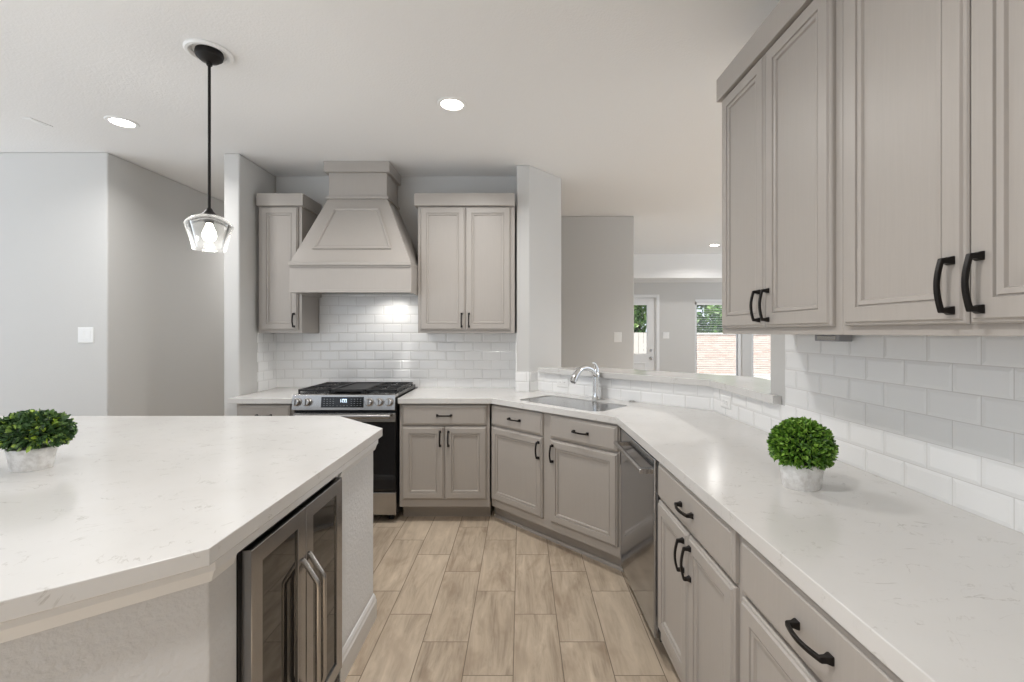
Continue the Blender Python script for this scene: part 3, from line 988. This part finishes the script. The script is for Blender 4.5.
m.box(xa, xb, gy0, gy0 + 0.012, gz - 0.008, gz); m.box(xa, xb, gy1 - 0.012, gy1, gz - 0.008, gz)
for x in (xa + 0.01, xb - 0.01):
    for y in (gy0 + 0.01, gy1 - 0.01):
        m.box(x - 0.008, x + 0.008, y - 0.008, y + 0.008, 0.944, gz - 0.016)
obj('griddle', m, 'griddle', root, bevel=0.002)
for cx in (-g3, g3):
    for cy in (gy0 + (gy1 - gy0) * 0.25, gy0 + (gy1 - gy0) * 0.75):
        m = MB(); m.lathe([(0.001, 0.018), (0.026, 0.017), (0.032, 0.012), (0.036, 0.010), (0.042, 0.0), (0.001, 0)], 24)
        obj('burner', m, 'iron', root, smooth=True, loc=(cx, cy, 0.945))

# ------------------------------------------------------------------ range hood
HX = -1.2835
HYB = YW - 0.012
root = thing('range_hood', 'greige wooden range hood with tapered canopy over the gas range', 'range hood', (HX, HYB, 1.692))
hb = -(HYB - 3.421)
hw = 0.4575
m = MB()
m.box(-hw, hw, hb, hb + 0.02, 0, 0.205); m.box(-hw, -hw + 0.02, hb + 0.02, 0, 0, 0.205); m.box(hw - 0.02, hw, hb + 0.02, 0, 0, 0.205)
m.box(-hw + 0.02, hw - 0.02, hb + 0.02, 0, 0.10, 0.12)
m.box(-hw, hw, hb - 0.006, hb, 0.0, 0.022)
obj('lower_band', m, 'cabinet', root, bevel=0.0015)
m = MB(); m.box(-hw - 0.0, hw + 0.0, hb - 0.018, hb, 0.203, 0.232); m.box(-hw - 0.0, hw + 0.0, hb - 0.010, hb, 0.190, 0.203); m.box(-hw, hw, hb, 0, 0.205, 0.232)
obj('band_molding', m, 'cabinet', root, bevel=0.003)
nx0, nx1 = -1.525 - HX, -1.066 - HX
nb = -(HYB - 3.612)
zt0, zt1 = 0.232, 0.762
m = MB(); m.loft([[(-hw + 0.006, hb + 0.004, zt0), (hw - 0.006, hb + 0.004, zt0), (hw - 0.006, 0, zt0), (-hw + 0.006, 0, zt0)],
                  [(nx0 - 0.005, nb, zt1), (nx1 + 0.005, nb, zt1), (nx1 + 0.005, 0, zt1), (nx0 - 0.005, 0, zt1)]])
cn = obj('canopy', m, 'cabinet', root, bevel=0.001)
# raised trapezoid moulding on the canopy face
def cface(u, v, lift=0.0):
    xl = (-hw + 0.006) + ((nx0 - 0.005) - (-hw + 0.006)) * v; xrr = (hw - 0.006) + ((nx1 + 0.005) - (hw - 0.006)) * v
    y = (hb + 0.004) + (nb - hb - 0.004) * v
    nrm = Vector((0, -(zt1 - zt0), -(nb - hb - 0.004) * -1)).normalized()
    n = Vector((0, -(zt1 - zt0), (nb - hb - 0.004))).normalized()
    return Vector((xl + (xrr - xl) * u, y, zt0 + (zt1 - zt0) * v)) + n * lift
def trapezoid(du0, v0, du1, v1, lift):
    return [tuple(cface(du0, v0, lift)), tuple(cface(1 - du0, v0, lift)), tuple(cface(1 - du1, v1, lift)), tuple(cface(du1, v1, lift))]
m = MB()
rings = [trapezoid(0.135, 0.190, 0.165, 0.835, -0.002), trapezoid(0.135, 0.190, 0.165, 0.835, 0.012), trapezoid(0.148, 0.208, 0.184, 0.818, 0.012), trapezoid(0.160, 0.226, 0.204, 0.802, 0.005), trapezoid(0.163, 0.230, 0.208, 0.798, -0.002)]
m.loft(rings, closed=True)
obj('panel_molding', m, 'cabinet', cn, bevel=0.0008, seg=1)
m = MB(); m.box(nx0, nx1, nb, 0, 0.750, CEIL - 1.692 - 0.001)
obj('neck', m, 'cabinet', root, bevel=0.001)
m = MB(); m.box(nx0 - 0.02, nx1 + 0.02, nb - 0.02, nb, 0.757, 0.777); m.box(nx0 - 0.02, nx0, nb, 0, 0.757, 0.777); m.box(nx1, nx1 + 0.02, nb, 0, 0.757, 0.777)
obj('neck_molding', m, 'cabinet', root, bevel=0.004)
zc0, zc1 = CEIL - 1.692 - 0.085, CEIL - 1.692 - 0.001
m = MB(); m.box(nx0 - 0.03, nx1 + 0.03, nb - 0.03, nb, zc0, zc1); m.box(nx0 - 0.03, nx0, nb, 0, zc0, zc1); m.box(nx1, nx1 + 0.03, nb, 0, zc0, zc1)
obj('crown_molding', m, 'cabinet', root, bevel=0.002)
m = MB(); m.box(-0.36, 0.36, hb + 0.08, -0.06, 0.080, 0.10)
vent = obj('vent_insert', m, 'steel', root, bevel=0.003)
m = MB(); m.lathe([(0.001, 0.006), (0.035, 0.006), (0.037, 0.0125), (0.001, 0.0125)], 20)
obj('lamp_lens', m, emis('hood_lamp', (1.0, 0.97, 0.92), 3.0), vent, smooth=True, loc=(0.20, hb + 0.30, 0.068))
ld = bpy.data.lights.new('hood_light', 'SPOT')
ld.energy = 6; ld.color = (1.0, 0.96, 0.90); ld.spot_size = R(150); ld.spot_blend = 0.6; ld.shadow_soft_size = 0.035
lo = bpy.data.objects.new('hood_light', ld); COL.objects.link(lo); lo.location = (HX + 0.20, HYB + hb + 0.30, 1.692 + 0.066)

# ------------------------------------------------------------------ dishwasher
YD = 2.513
root = thing('dishwasher', 'stainless dishwasher between the corner sink cabinet and the drawers', 'dishwasher', on_right(YD, FB), ROT_R)
wd = 0.603
m = MB(); m.box(0.004, wd - 0.004, 0.004, 0.56, 0.09, 0.865)
obj('tub', m, 'black', root)
m = MB(); m.box(0.004, wd - 0.004, 0.075, 0.5, 0.0, 0.09)
obj('toe_kick', m, 'black', root)
m = MB(); m.rectrings(wd - 0.008, 0.755, [(0, 0.003), (0, -0.018), (0.004, -0.022)], 0.004, 0.105)
dr = obj('door', m, 'steel_dw', root, bevel=0.002)
m = MB()
m.tube([(0.045, -0.062, 0.795), (wd - 0.045, -0.062, 0.795)], 0.011, 16)
for x in (0.06, wd - 0.06):
    m.box(x - 0.012, x + 0.012, -0.064, -0.021, 0.784, 0.806)
obj('handle', m, 'steel', dr, bevel=0.002)
m = MB(); m.box(0.004, wd - 0.004, -0.015, 0.004, 0.862, 0.872)
obj('control_strip', m, 'black', root)
# filler strip between dishwasher and corner cabinet belongs to the corner cabinet run
m = MB(); m.box(0.0, 0.055, 0.0, 0.02, 0.115, 0.8745)
o = obj('filler_strip', m, 'cabinet', loc=on_right(2.572, FB), rotz=ROT_R)
tag(o, 'thin greige filler strip between the corner sink cabinet and the dishwasher', 'trim strip')

# ------------------------------------------------------------------ island
IX = -0.720
CY0, CY1, CDEP = 1.158, 1.768, 0.58
body_out = [(IX, 1.050), (IX, CY0 - 0.004), (IX - CDEP, CY0 - 0.004), (IX - CDEP, CY1 + 0.004), (IX, CY1 + 0.004), (IX, 2.218), (-1.055, 2.553), (-3.00, 2.553), (-3.00, 0.778), (-1.04, 0.778)]
full_out = [(IX, 1.050), (IX, 2.218), (-1.055, 2.553), (-3.00, 2.553), (-3.00, 0.778), (-1.04, 0.778)]
root = thing('kitchen_island', 'kitchen island base of textured white drywall with white baseboard', 'kitchen island', (-1.86, 1.66, 0))
def shift(pts):
    return [(x + 1.86, y - 1.66) for x, y in pts]
m = MB(); m.prism(shift(body_out), 0, 0.850)
obj('base_wall', m, 'drywall', root, bevel=0.004)
def strip(pts, prof, closed=False):
    """sweep a profile (offset outwards, z) along a polyline; outward is to the right of travel"""
    n = len(pts); rings = []
    for i, p in enumerate(pts):
        p = Vector(p)
        a = (p - Vector(pts[i - 1])).normalized() if (i > 0 or closed) else None
        b = (Vector(pts[(i + 1) % n]) - p).normalized() if (i < n - 1 or closed) else None
        if a is None: a = b
        if b is None: b = a
        na = Vector((a.y, -a.x)); nb_ = Vector((b.y, -b.x))
        mt = (na + nb_).normalized(); k = 1.0 / max(mt.dot(na), 0.3)
        rings.append([(p.x + mt.x * o_ * k, p.y + mt.y * o_ * k, z) for o_, z in prof])
    return rings
ccw = shift([(-3.00, 0.778), (-1.04, 0.778), (IX, 1.050), (IX, 2.218), (-1.055, 2.553), (-3.00, 2.553)])
m = MB(); m.loft(strip(ccw, [(-0.02, 0.850), (0.021, 0.850), (0.021, 0.875), (-0.02, 0.875)], closed=True), closed=True)
m.prism(shift(full_out), 0.850, 0.8748)
obj('top_trim', m, 'trim', root)
low = [(0.0, 0.822), (0.008, 0.822), (0.018, 0.850), (0.0, 0.850)]
m = MB()
m.loft(strip(shift([(-3.00, 0.778), (-1.04, 0.778), (IX, 1.050), (IX, CY0 - 0.03)]), low))
m.loft(strip(shift([(IX, CY1 + 0.02), (IX, 2.218), (-1.055, 2.553), (-3.00, 2.553)]), low))
obj('cove_molding', m, 'trim', root)
bb = [(0, 0), (0.015, 0), (0.015, 0.085), (0.011, 0.095), (0.010, 0.105), (0.004, 0.118), (0, 0.12)]
m = MB()
m.loft(strip(shift([(-3.00, 0.778), (-1.04, 0.778), (IX, 1.050), (IX, CY0 - 0.006)]), bb))
m.loft(strip(shift([(IX, CY1 + 0.006), (IX, 2.218), (-1.055, 2.553), (-3.00, 2.553)]), bb))
obj('baseboard', m, 'trim', root)
o = slab_curve('island_countertop', 'quartz', [(-0.692, 1.010), (-0.692, 2.273), (-1.040, 2.606), (-3.05, 2.606), (-3.05, 0.712), (-1.045, 0.712)], [], ZS, TOP)
tag(o, 'large white quartz slab with clipped corners on top of the island', 'countertop', 'white quartz countertops')

# wine cooler in the island
root = thing('wine_cooler', 'stainless double-door beverage cooler built into the island side', 'wine cooler', (IX, CY0, 0), R(90))
cw = CY1 - CY0
m = MB(); m.box(0, cw, 0.0, CDEP - 0.004, 0.0, 0.838)
obj('cabinet_box', m, 'black', root)
m = MB(); m.box(0.005, cw - 0.005, -0.014, 0.0, 0.012, 0.095)
for k in range(5):
    m.box(0.03, cw - 0.03, -0.018, -0.014, 0.022 + k * 0.014, 0.028 + k * 0.014)
obj('toe_grille', m, 'black', root)
dwc = 0.2935
for i, x in enumerate((0.009, 0.009 + dwc + 0.003)):
    h = 0.732
    m = MB()
    fw = 0.050
    rings = []
    for ins, y in ((0, -0.002), (0, -0.028), (0.002, -0.030), (fw - 0.002, -0.030), (fw, -0.028), (fw, -0.004)):
        rings.append([(ins, y, ins), (dwc - ins, y, ins), (dwc - ins, y, h - ins), (ins, y, h - ins)])
    m.loft(rings, closed=True)
    dr = obj('door', m, 'steel_cooler', root, loc=(x, 0, 0.102))
    m = MB(); m.box(fw, dwc - fw, -0.024, -0.018, fw, h - fw)
    obj('glass', m, 'coolerglass', dr)
    hx = dwc - 0.020 if i == 0 else 0.020
    t0, t1 = h - 0.160, h - 0.232
    b0, b1 = 0.155, 0.165
    m = MB()
    m.tube([(hx, -0.028, t0), (hx, -0.034, t0 - 0.006), (hx, -0.070, t1 + 0.010), (hx, -0.076, t1), (hx, -0.077, t1 - 0.012), (hx, -0.077, b1 + 0.012), (hx, -0.076, b1), (hx, -0.070, b1 - 0.010), (hx, -0.034, 0.095), (hx, -0.028, 0.089)], 0.0085, 14)
    obj('handle', m, 'steel', dr, smooth=True)
    m = MB()

# ------------------------------------------------------------------ plants
def leaf_cluster(n, rx, ry, rz, cz, size, shell=0.25, lo=-0.45, droop=0.0, rnd=random.Random(1)):
    m = MB()
    k = 0
    while k < n:
        d = Vector((rnd.gauss(0, 1), rnd.gauss(0, 1), rnd.gauss(0, 1))).normalized()
        if d.z < lo:
            continue
        r = 1.0 - shell * rnd.random() ** 1.5
        p = Vector((d.x * rx * r, d.y * ry * r, d.z * rz * r + cz))
        nrm = Vector((d.x / rx, d.y / ry, d.z / rz)).normalized()
        t = (nrm + Vector((rnd.gauss(0, .55), rnd.gauss(0, .55), rnd.gauss(0, .55)))).normalized()
        side = t.cross(Vector((rnd.gauss(0, 1), rnd.gauss(0, 1), rnd.gauss(0, 1)))).normalized()
        up = side.cross(t)
        s = size * rnd.uniform(0.7, 1.25)
        w = s * 0.30
        a = p - t * s * 0.3
        pts = [a, a + t * s * 0.35 + side * w + up * w * 0.35, a + t * s * 0.75 + side * w * 0.75 + up * w * 0.3, a + t * s,
               a + t * s * 0.75 - side * w * 0.75 + up * w * 0.3, a + t * s * 0.35 - side * w + up * w * 0.35, a + t * s * 0.55]
        m.add(pts, [(0, 1, 6), (1, 2, 6), (2, 3, 6), (3, 4, 6), (4, 5, 6), (5, 0, 6)])
        k += 1
    return m

def potted_plant(label, loc, rotz, pot, fol, leafm, n, size, seed, lo):
    root = thing('potted_plant', label, 'plant', loc, rotz, 'small potted boxwoods on the counters')
    sx, sy, h = pot
    prof = [(0.001, 0.0), (0.80, 0.0), (0.84, 0.06), (0.97, 0.85), (1.0, 0.97), (0.985, 1.0), (0.94, 1.0), (0.91, 0.92), (0.001, 0.90)]
    m = MB()
    m.lathe([(r, z * h) for r, z in prof], 40, sx=sx, sy=sy)
    obj('pot', m, 'pot', root, smooth=True, angle=50)
    rx, ry, rz, cz = fol
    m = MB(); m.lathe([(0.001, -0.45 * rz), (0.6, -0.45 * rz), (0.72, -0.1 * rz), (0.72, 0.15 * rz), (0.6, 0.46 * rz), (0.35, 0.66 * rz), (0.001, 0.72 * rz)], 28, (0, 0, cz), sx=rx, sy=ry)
    f = obj('foliage', leaf_cluster(n, rx, ry, rz, cz, size, 0.24, lo, rnd=random.Random(seed)), leafm, root)
    obj('dark_core', m, 'core', f, smooth=True)  # solid dark core added inside the leaf shell
    return root
potted_plant('round dense green boxwood in a white pot on the right countertop', (0.872, 1.415, TOP), R(20), (0.068, 0.058, 0.080),
             (0.088, 0.085, 0.083, 0.124), 'leaf_a', 2800, 0.0160, 3, -0.60)
potted_plant('loose oval boxwood in a long white pot on the island at left', (-1.72, 1.60, TOP), R(18), (0.068, 0.056, 0.076),
             (0.112, 0.082, 0.068, 0.128), 'leaf_b', 1500, 0.024, 5, -0.62)

# ------------------------------------------------------------------ ceiling fittings
def pendant():
    px_, py_ = -1.500, 2.19
    root = thing('pendant_light', 'clear glass pendant lamp on a black rod above the island', 'pendant lamp', (px_, py_, CEIL))
    m = MB(); m.lathe([(0.070, -0.0005), (0.102, -0.0005), (0.103, -0.006), (0.097, -0.013), (0.086, -0.014), (0.072, -0.006), (0.070, -0.0005)], 48)
    obj('ceiling_ring', m, 'white_plastic', root, smooth=True)
    m = MB(); m.lathe([(0.001, -0.001), (0.058, -0.001), (0.060, -0.012), (0.056, -0.028), (0.038, -0.044), (0.014, -0.052), (0.012, -0.066), (0.001, -0.066)], 40)
    obj('canopy', m, 'bronze', root, smooth=True)
    zb = -(CEIL - 1.978)
    m = MB(); m.tube([(0, 0, -0.04), (0, 0, zb)], 0.0065, 12)
    obj('rod', m, 'bronze', root, smooth=True)
    m = MB(); m.lathe([(0.001, 0.012), (0.010, 0.012), (0.016, 0.0), (0.026, -0.012), (0.036, -0.022), (0.036, -0.030), (0.020, -0.034), (0.019, -0.062), (0.001, -0.062)], 28, (0, 0, zb))
    sock = obj('socket', m, 'bronze', root, smooth=True)
    m = MB(); m.lathe([(0.001, -0.060), (0.013, -0.062), (0.016, -0.075), (0.028, -0.105), (0.030, -0.120), (0.024, -0.138), (0.010, -0.149), (0.001, -0.151)], 24, (0, 0, zb))
    obj('bulb', m, 'bulb', sock, smooth=True)
    prof = [(0.032, -0.022), (0.054, -0.027), (0.080, -0.043), (0.097, -0.060), (0.101, -0.070), (0.097, -0.084), (0.085, -0.122), (0.074, -0.160), (0.069, -0.184), (0.070, -0.188)]
    inn = [(r - 0.0035, z + (0.0 if i else 0.0)) for i, (r, z) in enumerate(prof)][::-1]
    m = MB(); m.lathe(prof + inn, 48, (0, 0, zb))
    obj('glass_shade', m, 'shade_glass', root, smooth=True)
    l = bpy.data.lights.new('pendant_glow', 'POINT'); l.energy = 2.5; l.color = CAN_COLOR; l.shadow_soft_size = 0.03
    lo = bpy.data.objects.new('pendant_glow', l); COL.objects.link(lo); lo.location = (px_, py_, 1.978 - 0.175)
pendant()

def can(x, y, label, watts):
    root = thing('recessed_light', label, 'ceiling light', (x, y, CEIL), group='recessed ceiling lights')
    m = MB(); m.lathe([(0.062, -0.001), (0.066, -0.007), (0.082, -0.006), (0.088, -0.0005), (0.062, -0.0005)], 40)
    obj('trim_ring', m, 'white_plastic', root, smooth=True)
    m = MB(); m.lathe([(0.001, -0.004), (0.060, -0.004), (0.064, -0.002), (0.064, -0.0005), (0.001, -0.0005)], 40)
    obj('lens', m, 'lamp', root, smooth=True)
    l = bpy.data.lights.new('can_light', 'AREA'); l.shape = 'DISK'; l.size = 0.17; l.energy = watts; l.color = CAN_COLOR; l.spread = R(150)
    lo = bpy.data.objects.new('can_light', l); COL.objects.link(lo); lo.location = (x, y, CEIL - 0.012)
can(-0.408, 2.69, 'bright recessed ceiling light right of the range hood', CAN_POWER)
can(-2.56, 2.92, 'bright recessed ceiling light left of the pendant lamp', CAN_POWER * 0.6)
can(-0.408, 0.62, 'added recessed fill light above the near end of the walkway, out of the picture', CAN_POWER)  # unseen lamp, added to raise light from above in the kitchen
can(3.50, 3.05, 'added recessed fill light for the dining wall, hidden behind the wall cabinets', CAN_POWER * 6.0)  # unseen lamp, added to brighten the dining wall and bar
can(-2.62, 5.20, 'added recessed fill light for the hallway, hidden behind the stub wall', CAN_POWER)  # unseen lamp, added to brighten the hall wall
can(3.00, 7.05, 'small distant recessed ceiling light over the living room', CAN_POWER * 0.8)

root = thing('air_vent', 'small flat white ceiling vent at far left above the wall', 'vent', (-3.10, 2.92, CEIL))
m = MB(); m.prism([(-0.035, -0.062), (0.018, -0.062), (0.035, 0.062), (-0.018, 0.062)], -0.004, -0.0005)
obj('frame', m, 'white_plastic', root, bevel=0.002)
m = MB()
for k in range(6):
    yy = -0.048 + k * 0.016
    m.box(-0.014, 0.014, yy, yy + 0.008, -0.0055, -0.004)
obj('louvers', m, 'white_plastic', root)

# ------------------------------------------------------------------ outside
m = MB(); m.box(-2, 20, 8.7, 30, -0.25, -0.12)
struct('ground_patio', m, 'concrete')
root = thing('garden_wall', 'low brick garden wall seen through the blinds', 'wall', (7, 16.6, -0.12))
m = MB(); m.box(-2.0, 7, 0, 0.25, 0, 1.42)
obj('masonry', m, 'brick', root)
m = MB(); m.box(-2.05, 7.05, -0.04, 0.29, 1.42, 1.48)
obj('coping', m, 'concrete', root, bevel=0.01)
root = thing('garden_fence', 'pale board fence seen through the glazed door', 'fence', (2.6, 13.6, -0.12))
m = MB()
for k in range(22):
    m.box(-1.4 + k * 0.145, -1.4 + k * 0.145 + 0.135, 0, 0.02, 0.05, 1.50)
obj('boards', m, 'fence', root)
m = MB(); m.box(-1.4, 1.8, 0.02, 0.07, 0.3, 0.39); m.box(-1.4, 1.8, 0.02, 0.07, 1.2, 1.29)
obj('rails', m, 'fence', root)
def tree(x, y, s, label, seed):
    root = thing('garden_tree', label, 'tree', (x, y, -0.12), group='trees beyond the garden wall')
    m = MB(); m.tube([(0, 0, 0), (0.05, 0, 1.2 * s), (-0.03, 0.05, 2.2 * s), (0.02, 0, 3.2 * s)], [0.11 * s, 0.09 * s, 0.07 * s, 0.04 * s], 10)
    obj('trunk', m, 'bark', root, smooth=True)
    rnd = random.Random(seed); mm = MB()
    for _ in range(13):
        c = leaf_cluster(260, 0.9 * s, 0.9 * s, 0.7 * s, 0, 0.22 * s, 0.7, -1.0, rnd=rnd)
        ox, oy, oz = rnd.uniform(-0.8, 0.8) * s, rnd.uniform(-0.6, 0.6) * s, rnd.uniform(0.9, 3.6) * s
        mm.add([(v[0] + ox, v[1] + oy, v[2] + oz) for v in c.v], c.f)
    obj('crown', mm, 'leaf_tree', root)
tree(4.4, 17.0, 1.0, 'green tree behind the glazed door', 11)
tree(6.9, 19.0, 1.15, 'green tree filling the left half of the blinds window', 12)
tree(10.4, 21.5, 1.25, 'green tree behind the right half of the blinds window', 13)
